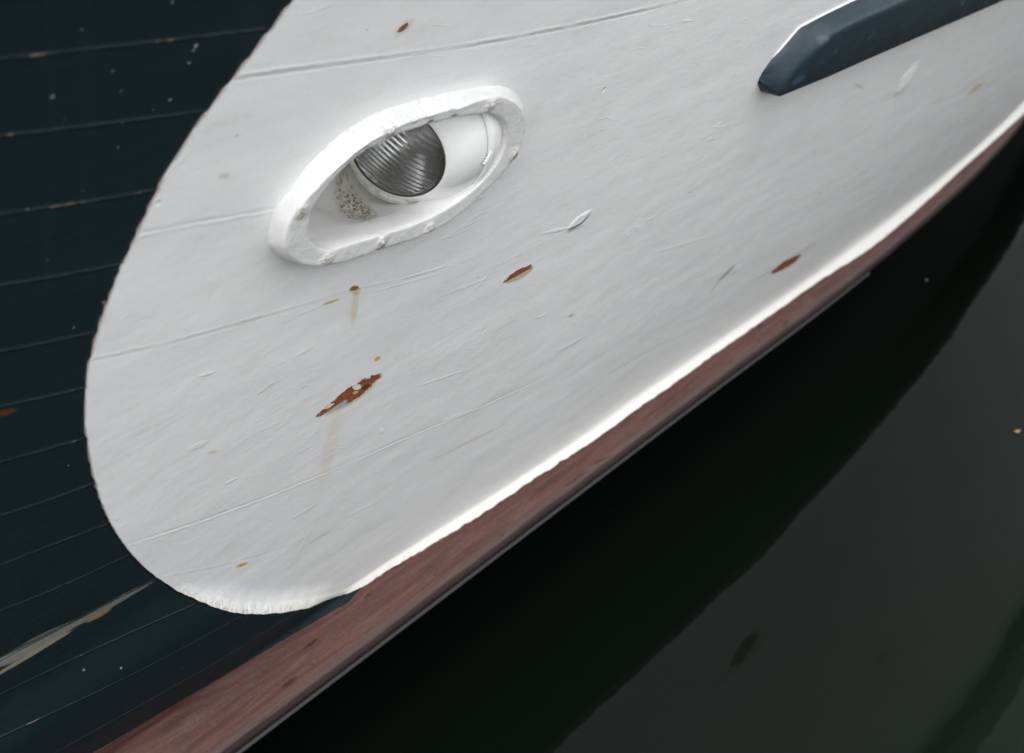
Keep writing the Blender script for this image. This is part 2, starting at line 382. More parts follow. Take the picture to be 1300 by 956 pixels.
def mat_blue():
    b = NB('dark_blue_paint'); uv = b.uv(); W1 = b.noise(uv, 150, 4, .65); W2 = b.noise(uv, 50, 3, .6)
    col = b.mix(b.noise(b.mapv(uv, (2, 6, 1)), 3, 4), (.0068, .0150, .0178), (.0098, .0205, .0238))
    vr = b.ss(b.noise(b.mapv(uv, (26, 1.2, 1)), 1, 3, .6), .50, .72)      # rain runs down the paint
    col = b.mix(b.M('MULTIPLY', vr, .35), col, (.014, .024, .030))
    ad = b.M('ABSOLUTE', b.M('ADD', b.attr('seam'), b.M('MULTIPLY', b.M('SUBTRACT', W2, .5), .0016)))
    sv = b.ss(b.noise(b.mapv(uv, (9, 3, 1)), 4, 4, .7), .30, .62)
    seam = b.M('MULTIPLY', b.ss(ad, .00115, .0003), b.M('ADD', .30, b.M('MULTIPLY', sv, .7)))
    col = b.mix(b.M('MULTIPLY', seam, .48), col, (.075, .090, .092))
    seam2 = b.M('MULTIPLY', b.ss(ad, .0016, .0005), b.M('MULTIPLY', b.ss(b.noise(uv, 30, 3), .60, .66), sv))
    col = b.mix(b.M('MULTIPLY', seam2, .7), col, (.25, .21, .14))
    h = b.M('MULTIPLY', b.ss(ad, .003, 0), -.0010)
    h = b.M('ADD', h, b.M('MULTIPLY', b.noise(b.mapv(uv, (10, 90, 1), .1), 1, 3), .0006))
    h = b.M('ADD', h, b.M('MULTIPLY', W1, .00025)); h = b.M('ADD', h, b.M('MULTIPLY', b.noise(uv, 9, 2), .003))
    def mark(p1, p2, wd, c, k=1.0, wa=.35, edge=.3, w_=None):
        nonlocal col
        m, lx, ly = b.blob(p1, p2, wd, w_ or W2, wa, edge); col = b.mix(b.M('MULTIPLY', m, k), col, c); return m
    for x, y, r in [(249, 58, 7), (246, 64, 4), (67, 123, 6), (143, 90, 3), (150, 187, 3), (154, 116, 3), (216, 127, 5), (240, 80, 4), (219, 3, 4), (104, 38, 3),
                    (155, 156, 3), (132, 384, 5), (94, 416, 3), (82, 152, 2), (102, 847, 4), (144, 841, 4), (106, 242, 2), (195, 140, 2), (35, 266, 3), (60, 330, 2), (87, 591, 2)]:
        mark((x - r * .35, y + r * .3), (x + r * .35, y - r * .3), r * .55, (.30, .31, .30), .7, .4, .4)
    mark((-8, 528), (20, 520), 7, (.10, .035, .012), .8, .6, .5)
    mark((-20, 852), (105, 786), 15, (.20, .20, .18), .95, .55, .25, b.noise(b.mapv(uv, (14, 190, 1), .0), 1.2, 3, .6))
    mark((-20, 866), (92, 800), 5, (.26, .23, .18), .9, .6, .3)
    mark((60, 812), (190, 741), 7, (.16, .17, .15), .85, .7, .3, b.noise(b.mapv(uv, (20, 200, 1), .0), 1.2, 3, .6))
    mark((110, 790), (142, 772), 5, (.28, .16, .06), .8, .6)
    mark((-10, 840), (110, 780), 4, (.01, .03, .035), .8, .6)
    sc = b.voro(b.mapv(uv, (18, 60, 1), .15), 1.0)
    scm = b.M('MULTIPLY', b.ss(sc[0], .10, .05), b.ss(b.sep(sc[1])[0], .90, .95)); col = b.mix(b.M('MULTIPLY', scm, .6), col, (.09, .09, .08))
    b.put(b.b.inputs['Base Color'], col); b.put(b.b.inputs['Roughness'], b.mr(W2, .3, .7, .48, .6)); b.b.inputs['Specular IOR Level'].default_value = .11
    b.put(b.b.inputs['Normal'], b.bump(h, 1.0).outputs[0])
    return b.m

def mat_red():
    b = NB('worn_red_wood'); uv = b.uv()
    # grain follows the rail: x = along, y = around the profile
    g = b.noise(b.mapv(uv, (5, 110, 1)), 1, 5, .7, .3); g2 = b.noise(b.mapv(uv, (22, 420, 1)), 1, 3, .7)
    W2 = b.noise(uv, 60, 4, .65)
    col = b.mix(b.ss(g, .32, .68), (.058, .025, .021), (.118, .054, .046))
    col = b.mix(b.M('MULTIPLY', b.ss(g2, .55, .8), .3), col, (.18, .125, .11))
    col = b.mix(b.M('MULTIPLY', b.ss(b.noise(b.mapv(uv, (9, 40, 1)), 1, 4, .65), .50, .70), .4), col, (.105, .080, .074))
    v = b.voro(b.mapv(uv, (16, 75, 1)), 1.0)
    dk = b.M('MULTIPLY', b.ss(b.M('ADD', v[0], b.M('MULTIPLY', W2, .22)), .36, .20), b.ss(b.sep(v[1])[0], .80, .86))
    col = b.mix(b.M('MULTIPLY', dk, .85), col, (.028, .016, .013))
    iso = b.noise(uv, 170, 5, .75); col = b.mix(b.M('MULTIPLY', b.ss(iso, .54, .66), .55), col, (.045, .022, .018)); col = b.mix(b.M('MULTIPLY', b.ss(iso, .42, .32), .45), col, (.17, .11, .095))
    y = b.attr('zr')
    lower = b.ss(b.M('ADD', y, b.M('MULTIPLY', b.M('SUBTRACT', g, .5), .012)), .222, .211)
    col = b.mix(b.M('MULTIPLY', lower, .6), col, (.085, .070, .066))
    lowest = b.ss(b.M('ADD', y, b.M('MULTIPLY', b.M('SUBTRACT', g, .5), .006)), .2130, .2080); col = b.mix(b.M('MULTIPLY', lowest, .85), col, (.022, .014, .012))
    crack = b.M('MULTIPLY', b.ss(b.M('ABSOLUTE', b.M('SUBTRACT', b.noise(b.mapv(uv, (3, 50, 1)), 1, 2, .5), .5)), .010, .003), b.ss(g, .5, .6))
    col = b.mix(b.M('MULTIPLY', crack, .8), col, (.03, .015, .012))
    h = b.M('ADD', b.M('MULTIPLY', g, .0016), b.M('MULTIPLY', g2, .0005)); h = b.M('SUBTRACT', h, b.M('MULTIPLY', dk, .0015)); h = b.M('ADD', h, b.M('MULTIPLY', W2, .0008))
    b.put(b.b.inputs['Base Color'], col); b.put(b.b.inputs['Roughness'], b.mr(g, .3, .7, .55, .7)); b.b.inputs['Specular IOR Level'].default_value = .2
    b.put(b.b.inputs['Normal'], b.bump(h, 1.0).outputs[0])
    return b.m

def mat_simple(name, c, rough, metal=0.0, noise_amt=.15, bump_h=.0004, scale=60, spec=.5):
    b = NB(name); tc = b.n('ShaderNodeTexCoord').outputs['Object']
    n = b.noise(tc, scale, 4, .6)
    c2 = tuple(x * (1 - noise_amt) for x in c)
    b.put(b.b.inputs['Base Color'], b.mix(n, c2, c)); b.b.inputs['Roughness'].default_value = rough; b.b.inputs['Metallic'].default_value = metal
    b.b.inputs['Specular IOR Level'].default_value = spec
    b.put(b.b.inputs['Normal'], b.bump(n, bump_h).outputs[0]); return b.m

def mat_rim():
    b = NB('thick_white_paint'); tc = b.n('ShaderNodeTexCoord').outputs['Object']
    f = b.attr('face'); n1 = b.noise(tc, 70, 4, .65); n2 = b.noise(tc, 22, 3, .6)
    col = b.mix(b.ss(n2, .35, .7), (.72, .72, .71), (.79, .79, .775))
    col = b.mix(b.M('MULTIPLY', f, .45), col, (.60, .60, .58))  # front face's shade put into the colour, greyer than the upturned flank
    col = b.mix(b.M('MULTIPLY', b.ss(n1, .58, .72), .45), col, (.45, .42, .36))
    v = b.voro(tc, 48); dots = b.M('MULTIPLY', b.ss(v[0], .10, .05), b.ss(b.sep(v[1])[0], .86, .9)); col = b.mix(b.M('MULTIPLY', dots, .8), col, (.14, .10, .07))
    h = b.M('ADD', b.M('MULTIPLY', n1, .0009), b.M('MULTIPLY', n2, .0022)); h = b.M('ADD', h, b.M('MULTIPLY', b.M('MULTIPLY', b.noise(tc, 170, 3, .7), f), .0007))
    sc = b.attr('screw'); h = b.M('ADD', h, b.M('MULTIPLY', sc, b.M('MULTIPLY', b.noise(tc, 260, 2), .004)))
    col = b.mix(b.M('MULTIPLY', sc, b.M('MULTIPLY', b.ss(b.noise(tc, 200, 3), .5, .6), .8)), col, (.32, .27, .2))
    b.put(b.b.inputs['Base Color'], col); b.b.inputs['Roughness'].default_value = .42
    b.put(b.b.inputs['Normal'], b.bump(h, 1.0).outputs[0]); return b.m

def mat_recess(cf):
    b = NB('recess_white_paint'); uv = b.uv(); W1 = b.noise(uv, 300, 4, .7); W2 = b.noise(uv, 60, 3, .6)
    col = b.mix(b.ss(b.noise(uv, 16, 4, .6), .40, .75), (.87, .87, .85), (.80, .79, .75))
    col = b.mix(b.M('MULTIPLY', b.ss(b.noise(uv, 120, 4, .7), .60, .70), .35), col, (.60, .56, .47))
    for p1, p2, wd, th_, k in [((430, 228), (468, 292), 34, .235, 1.0), ((455, 282), (492, 298), 20, .190, .9)]:
        m, _, _ = b.blob(p1, p2, wd, W2, .4, .6, cf=cf)
        v = b.voro(uv, 230 if wd > 22 else 170)
        col = b.mix(b.M('MULTIPLY', m, b.M('MULTIPLY', b.ss(W2, .38, .62), .75)), col, (.42, .32, .17))
        d = b.M('MULTIPLY', b.M('MULTIPLY', b.ss(b.M('ADD', v[0], b.M('MULTIPLY', W1, .3)), th_ * 3.0, th_ * 1.9), b.ss(b.sep(v[1])[0], .18, .28)), m)
        col = b.mix(b.M('MULTIPLY', d, .95), col, (.085, .050, .018))
    v = b.voro(uv, 55); d = b.M('MULTIPLY', b.ss(v[0], .09, .05), b.ss(b.sep(v[1])[0], .84, .88)); col = b.mix(b.M('MULTIPLY', d, .8), col, (.13, .09, .05))
    b.put(b.b.inputs['Base Color'], col); b.b.inputs['Roughness'].default_value = .38
    b.put(b.b.inputs['Normal'], b.bump(b.M('ADD', b.M('MULTIPLY', W2, .0012), b.M('MULTIPLY', W1, .0003)), 1.0).outputs[0]); return b.m

def mat_housing():
    b = NB('lamp_housing_enamel'); tc = b.n('ShaderNodeTexCoord').outputs['Object']
    n = b.noise(tc, 40, 3); col = b.mix(n, (.80, .80, .785), (.86, .86, .85))
    v = b.voro(tc, 34); d = b.M('MULTIPLY', b.ss(v[0], .075, .045), b.ss(b.sep(v[1])[0], .72, .78)); col = b.mix(d, col, (.20, .09, .03))
    g = b.attr('seamline'); col = b.mix(b.M('MULTIPLY', g, .8), col, (.14, .13, .11))
    col = b.mix(b.M('MULTIPLY', b.ss(b.attr('dirt'), .0, 1.), b.ss(b.noise(tc, 90, 4, .7), .42, .6)), col, (.58, .53, .42))
    b.put(b.b.inputs['Base Color'], col); b.b.inputs['Roughness'].default_value = .2
    b.put(b.b.inputs['Normal'], b.bump(n, .0008).outputs[0]); return b.m

def mat_glass():
    b = NB('lamp_glass'); p = b.b
    p.inputs['Base Color'].default_value = (.90, .905, .90, 1); p.inputs['Roughness'].default_value = .03
    p.inputs['Transmission Weight'].default_value = 1; p.inputs['IOR'].default_value = 1.5
    return b.m

def mat_water():
    b = NB('harbour_water'); tc = b.n('ShaderNodeTexCoord').outputs['Object']
    n = b.noise(b.mapv(tc, (1, 1, 1)), 2.2, 2, .5); n2 = b.noise(tc, 9, 2, .5)
    h = b.M('ADD', b.M('MULTIPLY', n, .0034), b.M('MULTIPLY', n2, .0005))
    b.b.inputs['Base Color'].default_value = (.0022, .0036, .0026, 1); b.b.inputs['Roughness'].default_value = .015; b.b.inputs['IOR'].default_value = 1.33; b.b.inputs['Specular IOR Level'].default_value = .38
    b.put(b.b.inputs['Normal'], b.bump(h, 1.0).outputs[0]); return b.m

M_white, M_blue, M_red, M_rim = mat_white(), mat_blue(), mat_red(), mat_rim()
M_house, M_glass, M_water = mat_housing(), mat_glass(), mat_water()
M_bottom = mat_simple('black_bottom_paint', (.010, .012, .010), .6, spec=.2)
M_metal = mat_simple('dull_metal_strip', (.03, .032, .032), .7, .0)
M_mirror = mat_simple('lamp_reflector', (.66, .665, .66), .10, 1.0, .1, .0002, 200)
M_dark = mat_simple('perished_seal', (.07, .06, .045), .5)
M_leaf = mat_simple('dead_leaf', (.34, .24, .12), .7)
M_deck = mat_simple('deck_paint', (.35, .36, .35), .7, scale=20)

# ------------------------------------------------------------------ water
g = 300.0; WATER = -0.06
wt = mesh('water', [(-g, -g, WATER), (g, -g, WATER), (g, g, WATER), (-g, g, WATER)], [(0, 1, 2, 3)], M_water, smooth=False); wt['kind'] = 'structure'

# ------------------------------------------------------------------ the boat
boat = bpy.data.objects.new('wooden_boat', None); COL.objects.link(boat)
boat['label'] = 'old wooden boat with dark blue bow, rounded white panel, sunken headlamp and worn red rail'
boat['category'] = 'boat'

# blue planking (the whole side; the white panel lies on it)
T = np.unique(np.concatenate([np.arange(-2.6, -1.3, .03), np.arange(-1.3, 0.25, .005), np.arange(.25, 6.02, .04)]))
Zs = np.unique(np.concatenate([np.arange(.236, .345, .0015), np.arange(.346, .40, .003), np.arange(.40, SHEER + .004, .006)]))
TT, ZZ = np.meshgrid(T, Zs, indexing='ij'); P = np.stack([TT.ravel(), ZZ.ravel()], -1)
g2, dd = G2(P)
back = np.where(dd > 0, -.004 - .010 * sm(.0, .02, dd), 0)
back = back - .012 * sm(.0, -.006, P[:, 1] - zL(P[:, 0]))
pos = WA(P[:, 0], P[:, 1], g2 + back)
F = np.array(grid_faces(len(T), len(Zs)))
cen = P[F].mean(1)
hole_in = inside(cen, EC + circ * (r_fo * 1.0)[:, None])
F = F[~hole_in]
hull = mesh('planking', pos, F, M_blue, boat, uv=P, attrs={'seam': seam_attr(P, BLUE_SEAMS)})
hull['label'] = 'dark blue painted planking with fine pale seams'

# white panel
def hexpts(t0, t1, z0, z1, s, jit=.0):
    ts = np.arange(t0, t1, s); zs = np.arange(z0, z1, s * .866)
    a, c = np.meshgrid(ts, zs); a = a + (np.arange(len(zs)) % 2)[:, None] * s / 2
    return np.stack([a.ravel(), c.ravel()], -1)
A = hexpts(-1.4, 2.6, .2, 1.2, .0095); C_ = np.vstack([hexpts(2.6, 6, .2, SHEER, .06), hexpts(.2, 2.6, 1.2, SHEER, .05), hexpts(-1.4, .2, 1.2, SHEER, .012)])
lowline = np.vstack([pl_tz[-170:], rt_tz, [(3.0, zr)]])
B = hexpts(-1.4, 2.7, .2, 1.3, .0045)
dB = seg_dist(B, resample(lowline, step=.02)); B = B[dB < .055]
dA = seg_dist(A, resample(lowline, step=.02)); A = A[dA >= .055]
pts = np.vstack([A, B, C_])
pts = pts[inside(pts, outer)]
hole_l = resample(HOLE, step=.006, closed=True)
pts = pts[(seg_dist(pts, resample(outer, step=.03, closed=True), True) > .002)]
pts = pts[(seg_dist(pts, hole_l, True) > .003) & ~inside(pts, hole_l)]
no, nh = len(outer), len(hole_l)
allp = np.vstack([outer, hole_l, pts])
edges = [(i, (i + 1) % no) for i in range(no)] + [(no + i, no + (i + 1) % nh) for i in range(nh)]
vco, _, fcs, ovi, _, _ = delaunay_2d_cdt([Vector((float(a), float(b))) for a, b in allp], edges, [], 1, 1e-7)
V = np.array([(v.x, v.y) for v in vco]); Fc = np.array([f for f in fcs if len(f) == 3])
ce = V[Fc].mean(1)
ok = ~inside(ce, hole_l) & inside(ce, outer); Fc = Fc[ok]
a, b_, c = V[Fc[:, 0]], V[Fc[:, 1]], V[Fc[:, 2]]
gv, dv = G2(V)
pos = WA(V[:, 0], V[:, 1], gv + .0015)
faces = [tuple(f) for f in Fc]
# turned-in edge that gives the panel its thickness
inv = {}
for k, lst in enumerate(ovi):
    for i in lst: inv[i] = k
ring = [inv[i] for i in range(no)]
base = len(pos); skirt = WA(V[ring, 0], V[ring, 1], gv[ring] - .006)
pos = np.vstack([pos, pos[ring], skirt]); UVv = np.vstack([V, V[ring], V[ring]])
for i in range(no):
    j = (i + 1) % no; faces.append((base + i, base + j, base + no + j, base + no + i))
def px_low(Pt):   # 1 along the low, thickly painted part of the panel's edge
    return np.clip(sm(lipw_c[1] + .20, lipw_c[1] + .06, Pt[:, 1]), 0, 1) * (1 - .65 * sm(-.35, .1, Pt[:, 0]))
ws, wk = seam_attr(V, WHITE_SEAMS, WHITE_EXT)
panel = mesh('painted_panel', pos, faces, M_white, boat, uv=UVv,
             attrs={'seam': np.r_[ws, np.ones(2 * no) * .5], 'seamk': np.r_[wk, np.zeros(2 * no)], 'edge': np.r_[np.abs(dv), np.zeros(2 * no)], 'low': px_low(UVv)})
fl_ = np.ones(len(panel.data.polygons), bool); fl_[-no:] = False; panel.data.polygons.foreach_set('use_smooth', fl_)
panel['label'] = 'off-white painted panel with chips and a rounded forward end'

# lower red rail
ztop = np.linspace(.30, .232, 12)
prof = [(-0.0126 - (z_ - 0.222) * 1.25, z_) for z_ in np.linspace(.262, .232, 8)] + [(-.0175, .2250), (-.0085, .2175), (-.003, .2115), (-.0005, .2065), (.0005, .2020), (-.001, .197),
        (-.004, .192), (-.006, .187), (-.022, .180), (-.060, .176), (-.10, .174)]
prof = chaikin(prof, 2); sl_ = np.r_[0, np.cumsum(np.linalg.norm(np.diff(prof, axis=0), axis=1))]
Tr = np.unique(np.concatenate([np.arange(-2.6, -1.3, .05), np.arange(-1.3, 2.6, .01), np.arange(2.6, 6.02, .08)]))
wv = wob(len(Tr), .0004, 9); wv2 = wob(len(Tr), .0003, 5)
vs, uvs, zrs = [], [], []; NU = int(np.argmax(np.array(prof)[:, 1] < .236))
for i, t in enumerate(Tr):
    for j, (o_, z_) in enumerate(prof):
        if j < NU:
            zz = (zL(t) + .001) + (prof[NU][1] + RZ(t) - zL(t) - .001) * j / NU; vs.append((t, zz, float(G(t, zz)) - (.0008 if j else .006))); uvs.append((t, sl_[j])); zrs.append(z_); continue
        k = sm(.03, .09, sl_[j])
        vs.append((t, z_ + wv[i] * k + RZ(t), o_ + wv2[i] * k)); uvs.append((t, sl_[j])); zrs.append(z_)
vs = np.array(vs); pos = WA(vs[:, 0], vs[:, 1], vs[:, 2])
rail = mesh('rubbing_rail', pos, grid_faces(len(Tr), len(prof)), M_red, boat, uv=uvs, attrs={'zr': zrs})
rail['label'] = 'worn red wooden rubbing rail along the foot of the white panel'
# half-round metal edging under it, ending part way aft
t_end = cast([(1106, 330)])[0, 0]
Tm = np.arange(-2.6, t_end, .02); nm = 10; vs = []
for t in Tm:
    for j in range(nm):
        a_ = 2 * math.pi * j / nm; vs.append((t, RZ(t) + .1875 + .0032 * math.sin(a_), -.0035 + .0032 * math.cos(a_)))
vs = np.array(vs)
mesh('metal_edging', WA(vs[:, 0], vs[:, 1], vs[:, 2]), grid_faces(len(Tm), nm, True) + [tuple(range(nm)), tuple(range(len(vs) - nm, len(vs)))], M_metal, rail)

# dark bottom below the rail
Tb = np.arange(-2.6, 6.1, .1); zb = np.linspace(.176, -.5, 14); vs = []
for t in Tb:
    for z_ in zb: vs.append((t, z_ + RZ(t), -.085 - .55 * (.176 - z_)))
vs = np.array(vs)
bt = mesh('hull_bottom', WA(vs[:, 0], vs[:, 1], vs[:, 2]), grid_faces(len(Tb), len(zb)), M_bottom, boat)
# gunwale and deck (above the picture; closes the boat)
def strip(name, prof_, mat, parent):
    T_ = np.arange(-2.6, 6.1, .1); v_ = np.array([(t, z_, o_) for t in T_ for o_, z_ in prof_])
    return mesh(name, WA(v_[:, 0], v_[:, 1], v_[:, 2]), grid_faces(len(T_), len(prof_)), mat, parent, uv=v_[:, :2])
gs = float(G(0, SHEER))
strip('gunwale', [(gs - .02, SHEER - .03), (gs + .03, SHEER - .03), (gs + .035, SHEER - .02), (gs + .035, SHEER + .02), (gs + .02, SHEER + .03), (gs - .10, SHEER + .03), (gs - .10, SHEER - .12)], mat_simple('gunwale_paint', (.72, .72, .71), .45, scale=12), boat)
strip('deck', [(gs - .09, SHEER - .10), (gs - 1.6, SHEER - .06)], M_deck, boat)

# ------------------------------------------------------------------ raised rim of the lamp opening
screws = cast(Z1([(578, 305), (1030, 190), (1138, 410), (755, 742), (300, 878), (190, 660), (545, 800)]), RIM_H)
rings = []; facea = []
rough1 = wob(NR, .0007, 6); rough2 = wob(NR, .00035, 2) + wob(NR, .0006, 8)
def addring(r, o_, fa, flag=0.0): rings.append((EC + circ * r[:, None], o_ if np.ndim(o_) else np.full(NR, o_))); facea.append(fa)
for k in np.linspace(0, 1, 9):      # concave flank growing out of the planking
    rr = r_oo + (r_fo - r_oo) * k; addring(rr + rough1 * (1 - k) + rough2 * k, -.0005 + RIM_H * (k ** 1.9) * .95, 0)
addring(r_fo - .0012 + rough2, RIM_H * .985, .6); addring(r_fo - .0028 + rough2, RIM_H, .9)
for k in (.25, .5, .75): addring(r_fo + (r_fi - r_fo) * k + rough2 * .6, RIM_H * (1.0 - .03 * k), 1)
addring(r_fi + .0025 + rough1 * .5, RIM_H * .975, 1); addring(r_fi + .0010 + rough1 * .5, RIM_H * .955, 1); addring(r_fi + rough1 * .5, RIM_H * .90, .3)
addring(r_fi - .0005, RIM_H * .6, 0); addring(r_fi - .001, 0.0, 0); addring(r_fi - .0012, -.012, 0)
vt = np.vstack([r_[0] for r_ in rings]); vo = np.concatenate([r_[1] for r_ in rings]); fa = np.repeat(facea, NR)
sc_d = np.min(np.linalg.norm(vt[:, None] - screws[None], axis=2), 1)
lump = .0028 * np.exp(-(sc_d / .006) ** 2) * fa
gp = G(vt[:, 0], vt[:, 1])
rim = mesh('lamp_opening_rim', WA(vt[:, 0], vt[:, 1], gp + vo + lump), grid_faces(len(rings), NR, True), M_rim, boat, uv=vt,
           attrs={'face': fa, 'screw': np.exp(-(sc_d / .0075) ** 4) * (fa > .2)})
rim['label'] = 'thickly painted raised white rim shaped like an eyelid'

# recess behind it
DEP = .16
rs = []; ks = np.linspace(0, 1, 80)
for k in ks:
    d_ = DEP * k; sc_ = math.sqrt(max(0, 1 - k ** 2.6)) * (1 + .22 * math.sin(math.pi * min(1, k * 1.1)) * np.clip(.35 - circ[:, 1] * .9, 0, 1) * sm(-.9, .1, circ[:, 0]))
    rs.append((EC + circ * ((r_fi - .0008) * sc_)[:, None], -.008 - d_ * (.42 + .58 * sm(-.14, -.01, circ[:, 0] * r_fi * sc_))))
vt = np.vstack([r_[0] for r_ in rs]); vo = np.concatenate([r_[1] for r_ in rs])
gp = G(vt[:, 0], vt[:, 1])

# ------------------------------------------------------------------ headlamp in the recess
lamp_px = np.array([330 + 612 / 3.514, 80 + 398 / 3.514])
v = rays([lamp_px])[0]; vn = v / np.linalg.norm(v)
rgt = np.cross(vn, UPV); rgt /= np.linalg.norm(rgt); upv = np.cross(rgt, vn)
TILT = R(38); dr = -.60 * rgt - .80 * upv; dr /= np.linalg.norm(dr)
AX = math.cos(TILT) * -vn + math.sin(TILT) * dr; AX /= np.linalg.norm(AX)
n3 = np.array([N[0], N[1], 0])
SR0, LR0, LH0 = .094, .0600, .0724
# distance along the sight line: the housing stays inside the recess
lam = 0.8
while True:
    Lc = CAM + v * lam; kS = lam / 1.60; cc = Lc - AX * LH0 * kS; r2 = cc[:2] - P0; t_, q_ = r2 @ U, r2 @ N
    if q_ - (qb(t_) + G(t_, cc[2])) < -.064 or lam > 3: break
    lam += .002
print('lamp distance', lam); SR0 *= kS; LR0 *= kS; LH0 *= kS
e1 = np.cross(AX, rgt); e1 /= np.linalg.norm(e1); e2 = np.cross(AX, e1)
def rev(profile, n=96, c=None, closed=True):
    c = cc if c is None else c; out = []
    for r_, h_ in profile:
        for j in range(n):
            a_ = 2 * math.pi * j / n; out.append(c + AX * h_ + (e1 * math.cos(a_) + e2 * math.sin(a_)) * r_)
    return np.array(out)
lamp = bpy.data.objects.new('lamp_unit', None)
# housing: a globe with a joint line
pr = []; sa = []
hs_ = LH0
a0 = math.acos(LH0 / SR0)
for a_ in np.r_[np.linspace(a0, R(74), 10), R(75.2), R(76), R(76.8), np.linspace(R(78), R(150), 18)]:
    rr = SR0 - (.0016 if abs(a_ - R(76)) < .001 else 0) + (.0035 * sm(R(76.5), R(78), a_)); pr.append((rr * math.sin(a_), rr * math.cos(a_))); sa.append(1.0 if abs(a_ - R(76)) < .001 else 0)
pr = [(LR0 - .004, LH0 - .006), (LR0 - .002, LH0 + .0005)] + pr; sa = [0, 0] + sa
house = mesh('lamp_housing', rev(pr), grid_faces(len(pr), 96, True), M_house, boat, attrs={'seamline': np.repeat(sa, 96), 'dirt': np.zeros(96 * len(pr))})
house['label'] = 'round white lamp housing, turned forward in its recess'
# flange below the glass
off = (-.45 * rgt - .80 * upv); off -= AX * (off @ AX); off *= .0185 / np.linalg.norm(off)
ra = []
ang = np.arange(96) * 2 * math.pi / 96; od = off / np.linalg.norm(off); lobe = np.clip(np.cos(ang) * (e1 @ od) + np.sin(ang) * (e2 @ od), 0, 1) ** .7
for k, (dk, rr, hh) in enumerate([(0, LR0 - .001, -.0015), (.35, LR0 + .0005, -.004), (.8, LR0 + .001, -.007), (1.0, LR0 + .0005, -.0095), (1.05, LR0 + 0, -.014), (1.0, LR0, -.05)]):
    ra.append(rev([(rr, LH0 + hh)]) + off * dk * lobe[:, None])
fl = np.vstack(ra)
mesh('lamp_flange', fl, grid_faces(6, 96, True), M_house, house, attrs={'seamline': np.repeat([0, 0, 0, 0, 0, 0], 96), 'dirt': np.repeat([.7, .8, .8, .6, .5, .5], 96)})
rpos = WA(vt[:, 0], vt[:, 1], gp + vo); rfc = grid_faces(len(rs), NR, True)
def ruv(t, z, o): return np.stack([t + .7 * o, z + o], -1)
bvh = BVHTree.FromPolygons([Vector(p) for p in rpos], rfc)
def cast_recess(px):
    out = []
    for p_ in np.asarray(px, float):
        h = None
        while h is None:
            d = rays([p_])[0]; h = bvh.ray_cast(Vector(CAM) + Vector(d) * .6, Vector(d).normalized())[0]
            p_ = p_ + (np.array([505, 222]) - p_) * .05
        x = np.array(h); r_ = x[:2] - P0; t = r_ @ U; q_ = r_ @ N; out.append(ruv(t, x[2], q_ - qb(t) - G(t, x[2])))
    return np.array(out)
rel = rpos[np.array(rfc)].mean(1) - cc; hh_ = rel @ AX; rv = rel - hh_[:, None] * AX; rl = np.linalg.norm(rv, axis=1) + 1e-9
lb_ = np.clip((rv / rl[:, None]) @ od, 0, 1) ** .7
cut = (np.linalg.norm(rel, axis=1) < SR0 * .97) | ((hh_ > LH0 - .05) & (hh_ < LH0 + .006) & (rl < LR0 + .0185 * lb_ * .62 - .006))
rfc2 = [f for f, c_ in zip(rfc, cut) if not c_]
mesh('lamp_recess', rpos, rfc2, mat_recess(cast_recess), boat, uv=ruv(vt[:, 0], vt[:, 1], vo))
# short cast ridges on the housing, aft of its joint
rv_, rf_ = [], []
for k in np.linspace(0, 1, 9):
    p_ = (330 + (1066 - 56 * k) / 3.514, 80 + (345 + 100 * k) / 3.514); d = rays([p_])[0]; d = d / np.linalg.norm(d)
    oc = CAM - cc; b__ = oc @ d; R_ = SR0 + .0030; disc = b__ * b__ - (oc @ oc - R_ * R_)
    if disc <= 0: continue
    h_ = CAM + d * (-b__ - math.sqrt(disc)); nn = (h_ - cc) / np.linalg.norm(h_ - cc); ax = AX - nn * (AX @ nn); ax /= np.linalg.norm(ax); sd_ = np.cross(nn, ax)
    b0 = len(rv_)
    for hz, ws_, ls_ in ((-.0018, .0010, .0044), (.0005, .0006, .0036)):
        for sx, sy in ((-1, -1), (1, -1), (1, 1), (-1, 1)): rv_.append(h_ + nn * hz + ax * sx * ls_ + sd_ * sy * ws_)
    rf_ += [(b0 + 4, b0 + 5, b0 + 6, b0 + 7)] + [(b0 + i_, b0 + (i_ + 1) % 4, b0 + 4 + (i_ + 1) % 4, b0 + 4 + i_) for i_ in range(4)]
print('ridges', len(rv_) // 8)
if rv_: mesh('cast_ridges', rv_, rf_, M_house, house, smooth=False)
# rubber seal
sp = [(LR0 - .0035, LH0 - .003), (LR0 - .003, LH0 + .0006), (LR0 - .0022, LH0 + .0011), (LR0 - .0014, LH0 + .0004)]
mesh('lens_seal', rev(sp), grid_faces(4, 96, True), M_dark, house)
# fluted glass
n_ = 150; xs = np.linspace(-1, 1, n_)
X, Y = np.meshgrid(xs, xs, indexing='ij')
# square -> disc
DX = X * np.sqrt(1 - Y ** 2 / 2); DY = Y * np.sqrt(1 - X ** 2 / 2); RR = np.sqrt(DX ** 2 + DY ** 2)
lr = LR0 - .003
